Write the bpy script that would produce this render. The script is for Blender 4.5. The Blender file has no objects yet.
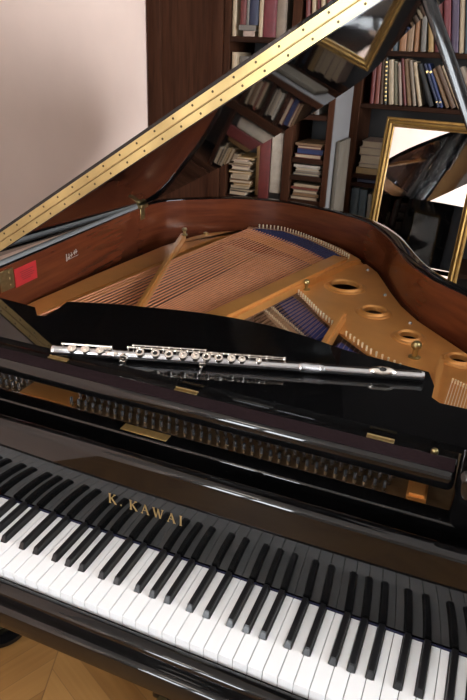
import bpy, bmesh, math, random
from mathutils import Vector, Matrix
random.seed(7)
C = bpy.context.scene
COL = C.collection
K = 0.735                      # height of the white key tops above the floor
PI = math.pi
R = math.radians

# ------------------------------------------------------------------ camera
cam_loc = Vector((0.4295, -0.7480, 0.8120 + K))
cR = Vector((0.92243, 0.38428, 0.03805)); cU = Vector((-0.19854, 0.38743, 0.90027)); cF = Vector((-0.33121, 0.83799, -0.43367))
FPX = 629.74
cd = bpy.data.cameras.new('camera'); cam = bpy.data.objects.new('camera', cd); COL.objects.link(cam)
cd.sensor_fit = 'HORIZONTAL'; cd.sensor_width = 36; cd.lens = FPX * 36 / 467
cd.clip_start = .02
m = Matrix((cR, cU, -cF)).transposed().to_4x4(); m.translation = cam_loc
cam.matrix_world = m
C.camera = cam

def at(u, v, y):
    """the place on the upright plane at depth y that is seen in direction (u, v)"""
    d = cF + cR * ((u - 233.5) / FPX) - cU * ((v - 350) / FPX)
    return cam_loc + d * ((y - cam_loc.y) / d.y)

# ------------------------------------------------------------------ materials
MATS = {}
def mat(name, col, rough=.5, metal=0.0, ior=1.5, coat=0.0, noise=0.0, nscale=20.0, stretch=(1, 1, 1), col2=None, emit=None, rnoise=0.0, bump=0.0, sheen=0.0, wave=None):
    if name in MATS: return MATS[name]
    m = bpy.data.materials.new(name); m.use_nodes = True
    nt = m.node_tree; b = nt.nodes['Principled BSDF']
    b.inputs['Base Color'].default_value = (*col, 1); b.inputs['Roughness'].default_value = rough
    b.inputs['Metallic'].default_value = metal; b.inputs['IOR'].default_value = ior
    b.inputs['Coat Weight'].default_value = coat; b.inputs['Coat Roughness'].default_value = .04
    if sheen: b.inputs['Sheen Weight'].default_value = sheen
    if emit:
        b.inputs['Emission Color'].default_value = (*emit[0], 1); b.inputs['Emission Strength'].default_value = emit[1]
    if noise or rnoise or bump or col2:
        tc = nt.nodes.new('ShaderNodeTexCoord'); mp = nt.nodes.new('ShaderNodeMapping'); mp.inputs['Scale'].default_value = stretch
        nt.links.new(tc.outputs['Object'], mp.inputs['Vector'])
        n = nt.nodes.new('ShaderNodeTexNoise'); n.inputs['Scale'].default_value = nscale; n.inputs['Detail'].default_value = 6
        nt.links.new(mp.outputs[0], n.inputs['Vector'])
        if noise or col2:
            rmp = nt.nodes.new('ShaderNodeValToRGB')
            c2 = col2 or tuple(c * (1 - noise) for c in col)
            rmp.color_ramp.elements[0].position = .32; rmp.color_ramp.elements[1].position = .68
            rmp.color_ramp.elements[0].color = (*c2, 1); rmp.color_ramp.elements[1].color = (*col, 1)
            nt.links.new(n.outputs['Fac'], rmp.inputs[0]); nt.links.new(rmp.outputs[0], b.inputs['Base Color'])
        if rnoise:
            mr = nt.nodes.new('ShaderNodeMapRange'); mr.inputs['To Min'].default_value = max(rough - rnoise, 0); mr.inputs['To Max'].default_value = rough + rnoise
            nt.links.new(n.outputs['Fac'], mr.inputs['Value']); nt.links.new(mr.outputs[0], b.inputs['Roughness'])
        if bump:
            bp = nt.nodes.new('ShaderNodeBump'); bp.inputs['Strength'].default_value = bump; bp.inputs['Distance'].default_value = .002
            nt.links.new(n.outputs['Fac'], bp.inputs['Height']); nt.links.new(bp.outputs[0], b.inputs['Normal'])
    MATS[name] = m
    return m

LACQ = mat('black_lacquer', (.0025, .0025, .0027), .035, ior=1.46)
LACQ2 = mat('black_lacquer_satin', (.003, .003, .0032), .09, ior=1.45)
PROPM = mat('black_prop_paint', (.004, .004, .005), .12, ior=1.45)
PINPL = mat('shaded_plate_gold', (.20, .12, .055), .5, metal=.4, noise=.3, nscale=40)  # gold plate between the tuning pins, its shade put into the colour
NAMEM = mat('name_inlay_brass', (.36, .25, .10), .4, metal=.6, noise=.15, nscale=90)
COIL = mat('dark_wire_coil', (.16, .11, .06), .4, metal=.8, noise=.2, nscale=80)
IVORY = mat('white_key_plastic', (.78, .81, .83), .22, noise=.02, nscale=8)
EBONY = mat('black_key_plastic', (.007, .007, .008), .30, ior=1.4, rnoise=.06, nscale=60)
MAHOG = mat('mahogany_veneer', (.115, .029, .011), .2, coat=.2, col2=(.068, .016, .007), nscale=7, stretch=(1, .6, 9))
GOLD = mat('bronze_lacquered_iron', (.70, .325, .09), .36, metal=.55, noise=.12, nscale=14, bump=.05, coat=.2)
BRASS = mat('polished_brass', (.50, .40, .185), .34, metal=1, noise=.35, nscale=9, rnoise=.12)
BRASSD = mat('dull_brass', (.40, .30, .14), .38, metal=1, noise=.3, nscale=90)
SCREW = mat('dark_screw', (.05, .035, .015), .4, metal=.8)
STEEL = mat('brushed_steel', (.30, .30, .30), .34, metal=.5, rnoise=.08, nscale=40)
PIN = mat('blued_steel', (.52, .52, .55), .25, metal=.9, noise=.3, nscale=60)
NICK = mat('bright_pin_metal', (.90, .78, .56), .3, metal=.3, noise=.1, nscale=50)
COPPER = mat('copper_winding', (.78, .33, .17), .38, metal=.35, noise=.15, nscale=60)
WIRE = mat('plain_steel_wire', (.46, .26, .16), .35, metal=.4, noise=.2, nscale=60)
BLUEF = mat('blue_felt', (.040, .048, .150), .95, ior=1.1, noise=.25, nscale=150, bump=.3)
NAVYF = mat('navy_name_felt', (.012, .015, .05), .95, noise=.2, nscale=150)
BROWNF = mat('brown_felt', (.017, .0105, .012), .95, ior=1.08, noise=.25, nscale=140, bump=.3)
SPRUCE = mat('soundboard_wood', (.13, .05, .022), .45, col2=(.09, .034, .015), nscale=10, stretch=(14, 1, 1), coat=.3)
BRIDGE = mat('bridge_maple', (.30, .17, .08), .5, noise=.3, nscale=50)
SILVER = mat('silver_plate', (.74, .70, .64), .18, metal=1, noise=.05, nscale=60, rnoise=.05)
SILVERT = mat('silver_tube', (.47, .48, .50), .20, metal=1, noise=.04, nscale=30, rnoise=.05)
PAD = mat('silver_key_pad', (.88, .82, .70), .3, metal=.9, noise=.05, nscale=80)
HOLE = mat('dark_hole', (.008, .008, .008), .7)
GLABEL = mat('brass_label', (.62, .42, .16), .35, metal=.8, noise=.2, nscale=120)
LETTER = mat('gold_lettering', (.70, .50, .20), .35, metal=.7, noise=.1, nscale=90)
RED = mat('red_sticker', (.36, .014, .016), .45, noise=.1, nscale=30)
INK = mat('dark_ink', (.10, .012, .012), .6, noise=.1, nscale=30)
GREYINK = mat('pale_transfer_ink', (.34, .27, .23), .5, noise=.2, nscale=60)
DWOOD = mat('dark_stained_oak', (.046, .0175, .0085), .6, ior=1.15, col2=(.026, .0095, .0045), nscale=9, stretch=(9, 9, .6))
DWOOD2 = mat('dark_stained_shelf', (.028, .0105, .0055), .6, ior=1.15, col2=(.016, .007, .004), nscale=9, stretch=(.6, 9, 9))
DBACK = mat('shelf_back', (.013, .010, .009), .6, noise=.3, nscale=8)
GILT = mat('gilded_moulding', (.36, .21, .055), .38, metal=.65, noise=.35, nscale=26, bump=.1)
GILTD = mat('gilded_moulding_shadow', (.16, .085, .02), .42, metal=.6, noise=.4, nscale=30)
GLASSM = mat('mirror_silvering', (.90, .90, .90), .0, metal=1, rnoise=0, noise=.02, nscale=3)
PLASTER = mat('pink_plaster', (.80, .615, .53), .85, noise=.05, nscale=5, bump=.08)
WHITEP = mat('white_plaster', (.52, .495, .47), .85, noise=.04, nscale=5)
CEIL = mat('ceiling_white', (.78, .77, .75), .9, noise=.03, nscale=4)
GREYPL = mat('grey_plaster', (.13, .125, .125), .85, noise=.06, nscale=5)
PAPER = mat('page_paper', (.36, .28, .19), .8, noise=.15, nscale=70, stretch=(1, 1, 6))
BOARD = mat('grey_board', (.085, .068, .048), .7, noise=.25, nscale=14, stretch=(3, 3, .5))
RUBBER = mat('black_rubber', (.01, .01, .01), .5, noise=.2, nscale=30)
WFRAME = mat('white_window_paint', (.75, .75, .74), .4, noise=.03, nscale=10)

def window_glass():
    m = bpy.data.materials.new('window_glass'); m.use_nodes = True; nt = m.node_tree
    nt.nodes.remove(nt.nodes['Principled BSDF']); out = nt.nodes['Material Output']
    t = nt.nodes.new('ShaderNodeBsdfTransparent'); g = nt.nodes.new('ShaderNodeBsdfGlossy'); g.inputs['Roughness'].default_value = .02
    mx = nt.nodes.new('ShaderNodeMixShader'); mx.inputs[0].default_value = .06
    nt.links.new(t.outputs[0], mx.inputs[1]); nt.links.new(g.outputs[0], mx.inputs[2]); nt.links.new(mx.outputs[0], out.inputs['Surface'])
    return m
PANE = window_glass()

def parquet():
    m = bpy.data.materials.new('chevron_parquet'); m.use_nodes = True; nt = m.node_tree; N = nt.nodes; L = nt.links
    b = N['Principled BSDF']; b.inputs['Roughness'].default_value = .5; b.inputs['Specular IOR Level'].default_value = .25
    def math_(op, a, bb=None):
        n = N.new('ShaderNodeMath'); n.operation = op
        for i, v in enumerate((a, bb)):
            if v is None: continue
            if isinstance(v, (int, float)): n.inputs[i].default_value = v
            else: L.new(v, n.inputs[i])
        return n.outputs[0]
    tc = N.new('ShaderNodeTexCoord'); mp = N.new('ShaderNodeMapping'); mp.inputs['Rotation'].default_value = (0, 0, R(-20))
    L.new(tc.outputs['Object'], mp.inputs[0]); sx = N.new('ShaderNodeSeparateXYZ'); L.new(mp.outputs[0], sx.inputs[0])
    W, P = .34, .10
    xs = math_('DIVIDE', sx.outputs[0], W); i = math_('FLOOR', xs); f = math_('FRACT', xs)
    sgn = math_('SUBTRACT', math_('MULTIPLY', math_('FLOORED_MODULO', i, 2.0), 2.0), 1.0)
    v = math_('ADD', sx.outputs[1], math_('MULTIPLY', sgn, math_('MULTIPLY', f, W)))
    vs = math_('DIVIDE', v, P); j = math_('FLOOR', vs); fv = math_('FRACT', vs)
    cmb = N.new('ShaderNodeCombineXYZ'); L.new(i, cmb.inputs[0]); L.new(j, cmb.inputs[1])
    wn = N.new('ShaderNodeTexWhiteNoise'); wn.noise_dimensions = '2D'; L.new(cmb.outputs[0], wn.inputs['Vector'])
    cg = N.new('ShaderNodeCombineXYZ'); L.new(math_('MULTIPLY', v, 60.0), cg.inputs[0]); L.new(math_('MULTIPLY', sx.outputs[0], 4.0), cg.inputs[1]); L.new(math_('MULTIPLY', wn.outputs['Value'], 30.0), cg.inputs[2])
    gr = N.new('ShaderNodeTexNoise'); gr.inputs['Scale'].default_value = 1.0; L.new(cg.outputs[0], gr.inputs['Vector'])
    val = math_('ADD', math_('MULTIPLY', wn.outputs['Value'], .55), math_('MULTIPLY', gr.outputs['Fac'], .45))
    rp = N.new('ShaderNodeValToRGB'); rp.color_ramp.elements[0].color = (.19, .09, .024, 1); rp.color_ramp.elements[1].color = (.31, .165, .052, 1)
    rp.color_ramp.elements[0].position = .2; rp.color_ramp.elements[1].position = .8
    L.new(val, rp.inputs[0])
    g1 = math_('GREATER_THAN', fv, .975); g2 = math_('GREATER_THAN', f, .99); gap = math_('MAXIMUM', g1, g2)
    mx = N.new('ShaderNodeMix'); mx.data_type = 'RGBA'; L.new(math_('MULTIPLY', gap, .6), mx.inputs[0]); L.new(rp.outputs[0], mx.inputs[6]); mx.inputs[7].default_value = (.10, .05, .02, 1)
    L.new(mx.outputs[2], b.inputs['Base Color'])
    return m
PARQ = parquet()

# ------------------------------------------------------------------ mesh helper
class MB:
    def __init__(s): s.bm = bmesh.new(); s.mi = 0
    def _mark(s, faces):
        for f in faces: f.material_index = s.mi
    def box(s, x0, x1, y0, y1, z0, z1, bev=0, seg=2, mtx=None):
        r = bmesh.ops.create_cube(s.bm, size=1); vs = r['verts']
        for v in vs: v.co = Vector((x0 + (v.co.x + .5) * (x1 - x0), y0 + (v.co.y + .5) * (y1 - y0), z0 + (v.co.z + .5) * (z1 - z0)))
        fs = list({f for v in vs for f in v.link_faces}); s._mark(fs)
        if bev:
            es = list({e for v in vs for e in v.link_edges})
            rr = bmesh.ops.bevel(s.bm, geom=es, offset=bev, segments=seg, affect='EDGES', profile=.5)
            s._mark(rr['faces']); vs = list({v for f in rr['faces'] for v in f.verts} | {v for v in vs if v.is_valid})
        if mtx is not None:
            for v in vs: v.co = mtx @ v.co
        return s
    def tube(s, pts, r, seg=10, caps=True):
        pts = [Vector(p) for p in pts]; rings = []; n = len(pts)
        rs = r if isinstance(r, (list, tuple)) else [r] * n
        up = None
        for i, p in enumerate(pts):
            d = (pts[min(i + 1, n - 1)] - pts[max(i - 1, 0)]).normalized()
            if up is None: up = d.orthogonal().normalized()
            up = (up - d * up.dot(d)).normalized(); sd = d.cross(up)
            rings.append([s.bm.verts.new(p + (up * math.cos(a) + sd * math.sin(a)) * rs[i]) for a in [2 * PI * k / seg for k in range(seg)]])
        fs = []
        for a, b in zip(rings, rings[1:]):
            for k in range(seg): fs.append(s.bm.faces.new((a[k], a[(k + 1) % seg], b[(k + 1) % seg], b[k])))
        if caps: fs.append(s.bm.faces.new(rings[0][::-1])); fs.append(s.bm.faces.new(rings[-1]))
        s._mark(fs); return s
    def lathe(s, prof, o, ax=(0, 0, 1), seg=20, closed=False):
        """prof: (radius, height) along ax from o"""
        ax = Vector(ax).normalized(); u = ax.orthogonal().normalized(); w = ax.cross(u); o = Vector(o); rings = []
        for r, h in prof:
            if r < 1e-6: rings.append([s.bm.verts.new(o + ax * h)])
            else: rings.append([s.bm.verts.new(o + ax * h + (u * math.cos(a) + w * math.sin(a)) * r) for a in [2 * PI * k / seg for k in range(seg)]])
        fs = []
        pairs = list(zip(rings, rings[1:])) + ([(rings[-1], rings[0])] if closed else [])
        for a, b in pairs:
            for k in range(seg):
                k2 = (k + 1) % seg
                if len(a) == 1 and len(b) == 1: continue
                if len(a) == 1: fs.append(s.bm.faces.new((a[0], b[k2], b[k])))
                elif len(b) == 1: fs.append(s.bm.faces.new((a[k], a[k2], b[0])))
                else: fs.append(s.bm.faces.new((a[k], a[k2], b[k2], b[k])))
        s._mark(fs); return s
    def prism(s, outline, z0, z1, holes=(), mtx=None, bev=0):
        loops = [outline] + list(holes); edges = []; allv = []
        for lp in loops:
            vs = [s.bm.verts.new((p[0], p[1], z1)) for p in lp]; allv += vs
            edges += [s.bm.edges.new((vs[i], vs[(i + 1) % len(vs)])) for i in range(len(vs))]
        if holes:
            fs = [g for g in bmesh.ops.triangle_fill(s.bm, edges=edges, use_beauty=True)['geom'] if isinstance(g, bmesh.types.BMFace)]
        else:
            fs = [s.bm.faces.new(allv)]
        s._mark(fs)
        ex = bmesh.ops.extrude_face_region(s.bm, geom=fs)
        nv = [g for g in ex['geom'] if isinstance(g, bmesh.types.BMVert)]; nf = [g for g in ex['geom'] if isinstance(g, bmesh.types.BMFace)]
        for v in nv: v.co.z = z0
        vs = allv + nv
        side = [f for f in {f for v in vs for f in v.link_faces}]; s._mark(side)
        if bev:
            top = set(allv); es = [e for e in s.bm.edges if e.verts[0] in top and e.verts[1] in top and len(e.link_faces) == 2 and len([f for f in e.link_faces if all(v in top for v in f.verts)]) == 1]
            rr = bmesh.ops.bevel(s.bm, geom=es, offset=bev, segments=2, affect='EDGES'); s._mark(rr['faces'])
            vs = [v for v in vs if v.is_valid] + [v for f in rr['faces'] for v in f.verts]
        if mtx is not None:
            for v in set(vs): v.co = mtx @ v.co
        return s
    def sweep(s, path, prof, closed=False):
        """path: 2-D points; prof: (offset to the left, z) closed section"""
        n = len(path); rings = []
        for i in range(n):
            p = Vector(path[i]).to_2d()
            a = Vector(path[i - 1 if (i or closed) else 0]).to_2d(); b = Vector(path[(i + 1) % n if (closed or i < n - 1) else i]).to_2d()
            d1 = (p - a).normalized() if (p - a).length > 1e-9 else (b - p).normalized(); d2 = (b - p).normalized() if (b - p).length > 1e-9 else d1
            n1 = Vector((-d1.y, d1.x)); n2 = Vector((-d2.y, d2.x)); nn = (n1 + n2); nn = nn / max(nn.dot(n1), .3)
            rings.append([s.bm.verts.new((p.x + nn.x * o, p.y + nn.y * o, z)) for o, z in prof])
        k = len(prof); fs = []
        rr = list(zip(rings, rings[1:])) + ([(rings[-1], rings[0])] if closed else [])
        for a, b in rr:
            for j in range(k): fs.append(s.bm.faces.new((a[j], a[(j + 1) % k], b[(j + 1) % k], b[j])))
        if not closed: fs.append(s.bm.faces.new(rings[0])); fs.append(s.bm.faces.new(rings[-1][::-1]))
        s._mark(fs); return s
    def build(s, name, mats, parent=None, loc=(0, 0, 0), ang=38, shift=None, mtx=None, **props):
        bmesh.ops.recalc_face_normals(s.bm, faces=s.bm.faces[:])
        if mtx is not None: s.bm.transform(mtx)
        if shift is not None: bmesh.ops.translate(s.bm, verts=s.bm.verts[:], vec=shift)
        me = bpy.data.meshes.new(name); s.bm.to_mesh(me); s.bm.free()
        for mm in (mats if isinstance(mats, (list, tuple)) else [mats]): me.materials.append(mm)
        me.shade_smooth(); me.set_sharp_from_angle(angle=R(ang))
        o = bpy.data.objects.new(name, me); COL.objects.link(o); o.location = loc
        if parent: o.parent = parent
        for k_, v_ in props.items(): o[k_] = v_
        return o

def empty(name, label, cat, group=None, loc=(0, 0, 0)):
    o = bpy.data.objects.new(name, None); COL.objects.link(o); o.location = loc; o.empty_display_size = .05
    o['label'] = label; o['category'] = cat
    if group: o['group'] = group
    return o
def tag(o, label, cat, group=None):
    o['label'] = label; o['category'] = cat
    if group: o['group'] = group
    return o
def dup(o, parent, loc=None):
    c = o.copy(); COL.objects.link(c); c.parent = parent
    if loc is not None: c.location = loc
    return c
def spline(P, n=6, closed=False):
    out = []; m_ = len(P)
    for i in range(m_ - (0 if closed else 1)):
        g = lambda k: Vector(P[k % m_]) if closed else Vector(P[min(max(k, 0), m_ - 1)])
        a, b, c, d = g(i - 1), g(i), g(i + 1), g(i + 2)
        for j in range(n):
            t = j / n
            out.append(.5 * ((2 * b) + (c - a) * t + (2 * a - 5 * b + 4 * c - d) * t * t + (3 * b - a - 3 * c + d) * t ** 3))
    if not closed: out.append(Vector(P[-1]))
    return out
def offset(path, d):
    out = []; n = len(path)
    for i in range(n):
        t = (path[min(i + 1, n - 1)] - path[max(i - 1, 0)]).normalized()
        out.append(path[i] + Vector((-t.y, t.x)) * d)
    return out

# ================================================================== THE ROOM
XL, XR, YF, YB, ZC = -1.17, 3.3, -3.1, 2.84, 2.75
def wall(name, x0, x1, y0, y1, z0, z1, m_, cut=None):
    b = MB()
    if not cut: b.box(x0, x1, y0, y1, z0, z1)
    else:
        for c in cut: b.box(*c)
    return b.build(name, m_, kind='structure')
wall('floor', XL - .1, XR + .1, YF - .1, YB + .1, -.05, 0, PARQ)
wall('ceiling', XL - .1, XR + .1, YF - .1, YB + .1, ZC, ZC + .05, CEIL)
wall('wall_left', XL - .1, XL, YF, YB + .1, 0, ZC, PLASTER)
wall('wall_back', XL, XR, YB, YB + .1, 0, ZC, GREYPL)
WX = [(-.98, -.08)]; WZ = (.85, 2.35); WY = [(-.8, 1.5)]
xs = [XL - .1, WX[0][0], WX[0][1], XR + .1]
cuts = [(xs[0], xs[1], YF - .2, YF, 0, ZC), (xs[2], xs[3], YF - .2, YF, 0, ZC)]
for a, b_ in WX: cuts += [(a, b_, YF - .2, YF, 0, WZ[0]), (a, b_, YF - .2, YF, WZ[1], ZC)]
wall('wall_front', 0, 0, 0, 0, 0, 0, WHITEP, cut=cuts)
ya, yb = WY[0]
wall('wall_right', 0, 0, 0, 0, 0, 0, WHITEP, cut=[(XR, XR + .2, YF, ya, 0, ZC), (XR, XR + .2, yb, YB + .1, 0, ZC), (XR, XR + .2, ya, yb, 0, WZ[0]), (XR, XR + .2, ya, yb, WZ[1], ZC)])
w = MB(); t = .06; x0, x1 = XR + .09, XR + .15
w.box(x0, x1, ya, ya + t, *WZ).box(x0, x1, yb - t, yb, *WZ).box(x0, x1, ya + t, yb - t, WZ[0], WZ[0] + t).box(x0, x1, ya + t, yb - t, WZ[1] - t, WZ[1]).box(x0, x1, (ya + yb) / 2 - .04, (ya + yb) / 2 + .04, WZ[0] + t, WZ[1] - t)
wo = w.build('window_2', WFRAME, kind='structure')
MB().box(XR + .12, XR + .125, ya + t, yb - t, WZ[0] + t, WZ[1] - t).build('pane', PANE, wo)
ld = bpy.data.lights.new('daylight', 'AREA'); ld.shape = 'RECTANGLE'; ld.size = yb - ya; ld.size_y = WZ[1] - WZ[0]; ld.cycles.is_portal = True
lo = bpy.data.objects.new('daylight', ld); COL.objects.link(lo); lo.location = (XR + .02, (ya + yb) / 2, sum(WZ) / 2); lo.rotation_euler = (R(90), 0, R(90))
for i, (a, b_) in enumerate(WX):
    w = MB()
    t = .06; y0, y1 = YF - .15, YF - .09
    w.box(a, a + t, y0, y1, *WZ).box(b_ - t, b_, y0, y1, *WZ).box(a + t, b_ - t, y0, y1, WZ[0], WZ[0] + t).box(a + t, b_ - t, y0, y1, WZ[1] - t, WZ[1])
    mx_ = (a + b_) / 2; w.box(mx_ - .04, mx_ + .04, y0, y1, WZ[0] + t, WZ[1] - t)
    wo = w.build('window_%d' % (i + 1), WFRAME, kind='structure')
    MB().box(a + t, b_ - t, YF - .125, YF - .12, WZ[0] + t, WZ[1] - t).build('pane', PANE, wo)
# daylight: a bright sky outside, sampled through the two windows
w = bpy.data.worlds.new('sky'); C.world = w; w.use_nodes = True
bg = w.node_tree.nodes['Background']; bg.inputs[0].default_value = (.90, .95, 1.0, 1); bg.inputs[1].default_value = 25.0
for i, (a, b_) in enumerate(WX):
    ld = bpy.data.lights.new('daylight', 'AREA'); ld.shape = 'RECTANGLE'; ld.size = b_ - a; ld.size_y = WZ[1] - WZ[0]
    ld.cycles.is_portal = True
    lo = bpy.data.objects.new('daylight', ld); COL.objects.link(lo); lo.location = ((a + b_) / 2, YF - .02, sum(WZ) / 2); lo.rotation_euler = (R(90), 0, 0)

# ================================================================== THE PIANO
piano = empty('grand_piano', 'polished black grand piano with its lid propped open', 'piano')
def P_(mb, name, mats, parent=piano, **kw):        # built with the key tops at z = 0
    return mb.build(name, mats, parent, shift=(0, 0, K), **kw)

# ---- rim
INN = [(-.684, -.02), (-.684, .2), (-.686, .43), (-.700, .75), (-.714, 1.08), (-.719, 1.2), (-.702, 1.31), (-.660, 1.377), (-.596, 1.435), (-.52, 1.497), (-.433, 1.539), (-.33, 1.556),
       (-.233, 1.546), (-.13, 1.514), (-.041, 1.478), (.025, 1.438), (.090, 1.365), (.148, 1.267), (.190, 1.165), (.225, 1.078), (.268, .990), (.325, .905), (.37, .86), (.42, .812), (.50, .715), (.57, .61), (.62, .49), (.655, .34), (.68, .15), (.684, -.02)]
IN = spline(INN, 4)
RT = .285
rim_prof = [(0, -.09), (0, RT - .004), (.0008, RT - .0008), (.002, RT), (.038, RT), (.041, RT - .001), (.042, RT - .004), (.042, -.09)]
P_(MB().sweep(IN, rim_prof), 'rim', LACQ)
P_(MB().sweep(IN, [(-.004, .055), (-.004, RT - .0035), (-.002, RT - .0016), (.001, RT - .0016), (.001, .055)]), 'inner_rim', MAHOG)
for sgn in (-1, 1):
    b = MB(); x0, x1 = sorted((sgn * .632, sgn * .732))
    b.box(x0, x1, -.185, -.02, -.09, .075, .012, 3)
    P_(b, 'key_arm', LACQ)
# ---- key bed, key slip, cheeks
P_(MB().box(-.684, .684, -.14, .42, -.125, -.0925), 'key_bed', LACQ2)
b = MB(); b.box(-.632, .632, -.194, -.156, -.081, -.036, .007, 4); P_(b, 'key_slip', LACQ)
b = MB(); b.box(-.632, .632, -.178, -.153, -.040, -.013, .006, 4); P_(b, 'slip_moulding', LACQ)
# ---- keys
PITCH = .0235; WL = .148
names = 'CDEFGAB'
wx = []          # white keys A0..C8, E4|F4 joint at x = 0
seq = ['A', 'B'] + list(names) * 7 + ['C']
# index of E4: A0 B0 + 3 octaves of 7 + C4 D4 E4
iE4 = 2 + 3 * 7 + 2
blk_off = {'C': -.003, 'D': .003, 'F': -.004, 'G': 0, 'A': .004}
blacks = []
cut_r = {}; cut_l = {}
BW = .0110
for i, nme in enumerate(seq):
    x1 = (i - iE4) * PITCH
    if nme in blk_off and i < len(seq) - 1:
        xb = x1 + blk_off[nme]; blacks.append(xb); cut_r[i] = xb - BW / 2 - .0012; cut_l[i + 1] = xb + BW / 2 + .0012
wmesh = {}
for i, nme in enumerate(seq):
    x1 = (i - iE4) * PITCH; x0 = x1 - PITCH; g = .00055
    xc = (x0 + x1) / 2
    l = cut_l.get(i); r = cut_r.get(i)
    key = (round((l or x0) - xc, 5), round((r or x1) - xc, 5))
    if key not in wmesh:
        a = -PITCH / 2 + g; c = PITCH / 2 - g; yb_ = -.0003; yn = -.0965
        la = (l - xc) if l else a; rc = (r - xc) if r else c
        out = [(a, -WL), (c, -WL)]
        if r: out += [(c, yn), (rc, yn)]
        out += [(rc, yb_), (la, yb_)]
        if l: out += [(la, yn), (a, yn)]
        b = MB(); b.prism(out, -.021, 0, bev=.0007)
        o = b.build('white_key', IVORY, piano, loc=(xc, 0, K)); wmesh[key] = o
    else:
        dup(wmesh[key], piano, (xc, 0, K))
b = MB()
hw, ht, y0, y1 = BW / 2, BW / 2 - .0009, -.098, -.0011
prof = [(-hw, y0, .0), (hw, y0, .0), (hw, y1, .0), (-hw, y1, .0), (-ht, y0 + .006, .0105), (ht, y0 + .006, .0105), (ht, y1, .0115), (-ht, y1, .0115)]
vs = [b.bm.verts.new(p) for p in prof]
for f in ((3, 2, 1, 0), (0, 1, 5, 4), (1, 2, 6, 5), (2, 3, 7, 6), (3, 0, 4, 7), (4, 5, 6, 7)): b.bm.faces.new([vs[k] for k in f])
es = [e for e in b.bm.edges if max(e.verts[0].co.z, e.verts[1].co.z) > .005]
bmesh.ops.bevel(b.bm, geom=es, offset=.0011, segments=2, affect='EDGES')
b.box(-hw, hw, y0 + .0005, y1, -.02, .0002)
bk = b.build('black_key', EBONY, piano, loc=(blacks[0], 0, K))
for xb in blacks[1:]: dup(bk, piano, (xb, 0, K))
# ---- fallboard with its lettering
FT = .178
b = MB(); b.box(-.632, .632, 0, .030, .0008, FT, .009, 4); fall = P_(b, 'fallboard', LACQ)
b = MB(); b.box(-.632, .632, -.0009, .001, .0006, .0032); P_(b, 'name_felt', NAVYF, fall)
def letters(word, x0, z0, h, m_, y):
    """gold roman capitals, drawn as thick and thin strokes with serifs"""
    G = {'K': ([((.16, 0), (.16, 1), .15), ((.82, 1), (.20, .42), .07), ((.36, .56), (.86, 0), .15)], [(.02, .30, 0), (.02, .30, 1), (.70, .98, 0), (.66, .94, 1)], .98),
         'A': ([((.08, 0), (.48, 1), .07), ((.46, 1), (.84, 0), .15), ((.22, .36), (.70, .36), .06)], [(-.04, .20, 0), (.70, .98, 0)], .94),
         'W': ([((.10, 1), (.38, 0), .14), ((.40, 0), (.64, 1), .07), ((.62, 1), (.90, 0), .14), ((.92, 0), (1.18, 1), .07)], [(-.02, .24, 1), (1.06, 1.30, 1)], 1.28),
         'I': ([((.16, 0), (.16, 1), .15)], [(.02, .30, 0), (.02, .30, 1)], .34),
         '.': ([((.02, .07), (.18, .07), .15)], [], .70)}
    x = x0; out = []
    for ch in word:
        st, sf, adv = G[ch]; b = MB()
        for (a, c, t) in st:
            a = Vector((x + a[0] * h * .82, z0 + a[1] * h)); c = Vector((x + c[0] * h * .82, z0 + c[1] * h)); d = (c - a).normalized(); n_ = Vector((-d.y, d.x)) * t * h * .5
            q = [a - n_, c - n_, c + n_, a + n_]
            f = [b.bm.verts.new((v.x, y - .0006, v.y)) for v in q]; g_ = [b.bm.verts.new((v.x, y + .0004, v.y)) for v in q]
            b.bm.faces.new(f); b.bm.faces.new(g_[::-1])
            for k in range(4): b.bm.faces.new((f[k], g_[k], g_[(k + 1) % 4], f[(k + 1) % 4]))
        for (a, c, zz) in sf:
            z_ = z0 + zz * h; b.box(x + a * h * .82, x + c * h * .82, y - .0007, y + .0004, z_ - .035 * h, z_ + .035 * h)
        out.append((b, ch)); x += adv * h * .82 + h * .40
    return out
for b, ch in letters('K.KAWAI', -.0915, .0755, .0195, LETTER, 0): P_(b, 'letter', NAMEM, fall)
# ---- stretcher behind the fallboard, with the small brass label
b = MB(); b.box(-.684, .684, .078, .116, -.05, .170, .005, 3); st = P_(b, 'stretcher', LACQ)
b = MB(); b.box(-.119, -.024, .088, .1085, .1696, .1706, .0003, 1); P_(b, 'maker_label', GLABEL, st, label='engraved brass maker plate')
# ---- iron plate
PZ = .160
b = MB(); b.box(-.676, .676, .122, .44, PZ - .03, PZ - .008, .003, 2); pl = P_(b, 'pin_plate', PINPL)
bass = [(-.676, .40), (-.60, .40), (-.590, .625), (-.543, .951), (-.510, 1.30), (-.456, 1.52), (-.40, 1.50), (-.205, 1.385), (-.055, 1.295), (-.01, 1.24), (.05, 1.27), (.07, 1.335), (-.02, 1.435), (-.12, 1.495), (-.235, 1.527), (-.34, 1.538), (-.43, 1.522), (-.50, 1.478), (-.55, 1.42), (-.585, 1.33), (-.62, 1.17), (-.652, .80), (-.672, .56)]
b = MB(); b.prism(bass, PZ - .022, PZ + .004, bev=.003); P_(b, 'bass_plate', GOLD)
def circ(c, r, n=28, sq=1.0): return [(c[0] + r * math.cos(2 * PI * k / n), c[1] + r * sq * math.sin(2 * PI * k / n)) for k in range(n)]
HO = [((.070, 1.062), .043), ((.190, .898), .029), ((.305, .770), .024), ((.433, .690), .022)]
web = [(-.015, 1.225), (-.062, 1.000), (-.058, .968), (-.007, .899), (.055, .815), (.112, .746), (.155, .700), (.236, .622), (.300, .585), (.395, .520), (.412, .44), (.66, .44), (.60, .50), (.55, .60), (.48, .70), (.41, .780), (.365, .83), (.308, .895), (.25, .985), (.205, 1.08), (.165, 1.175), (.13, 1.255), (.08, 1.325), (.03, 1.28)]
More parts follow.
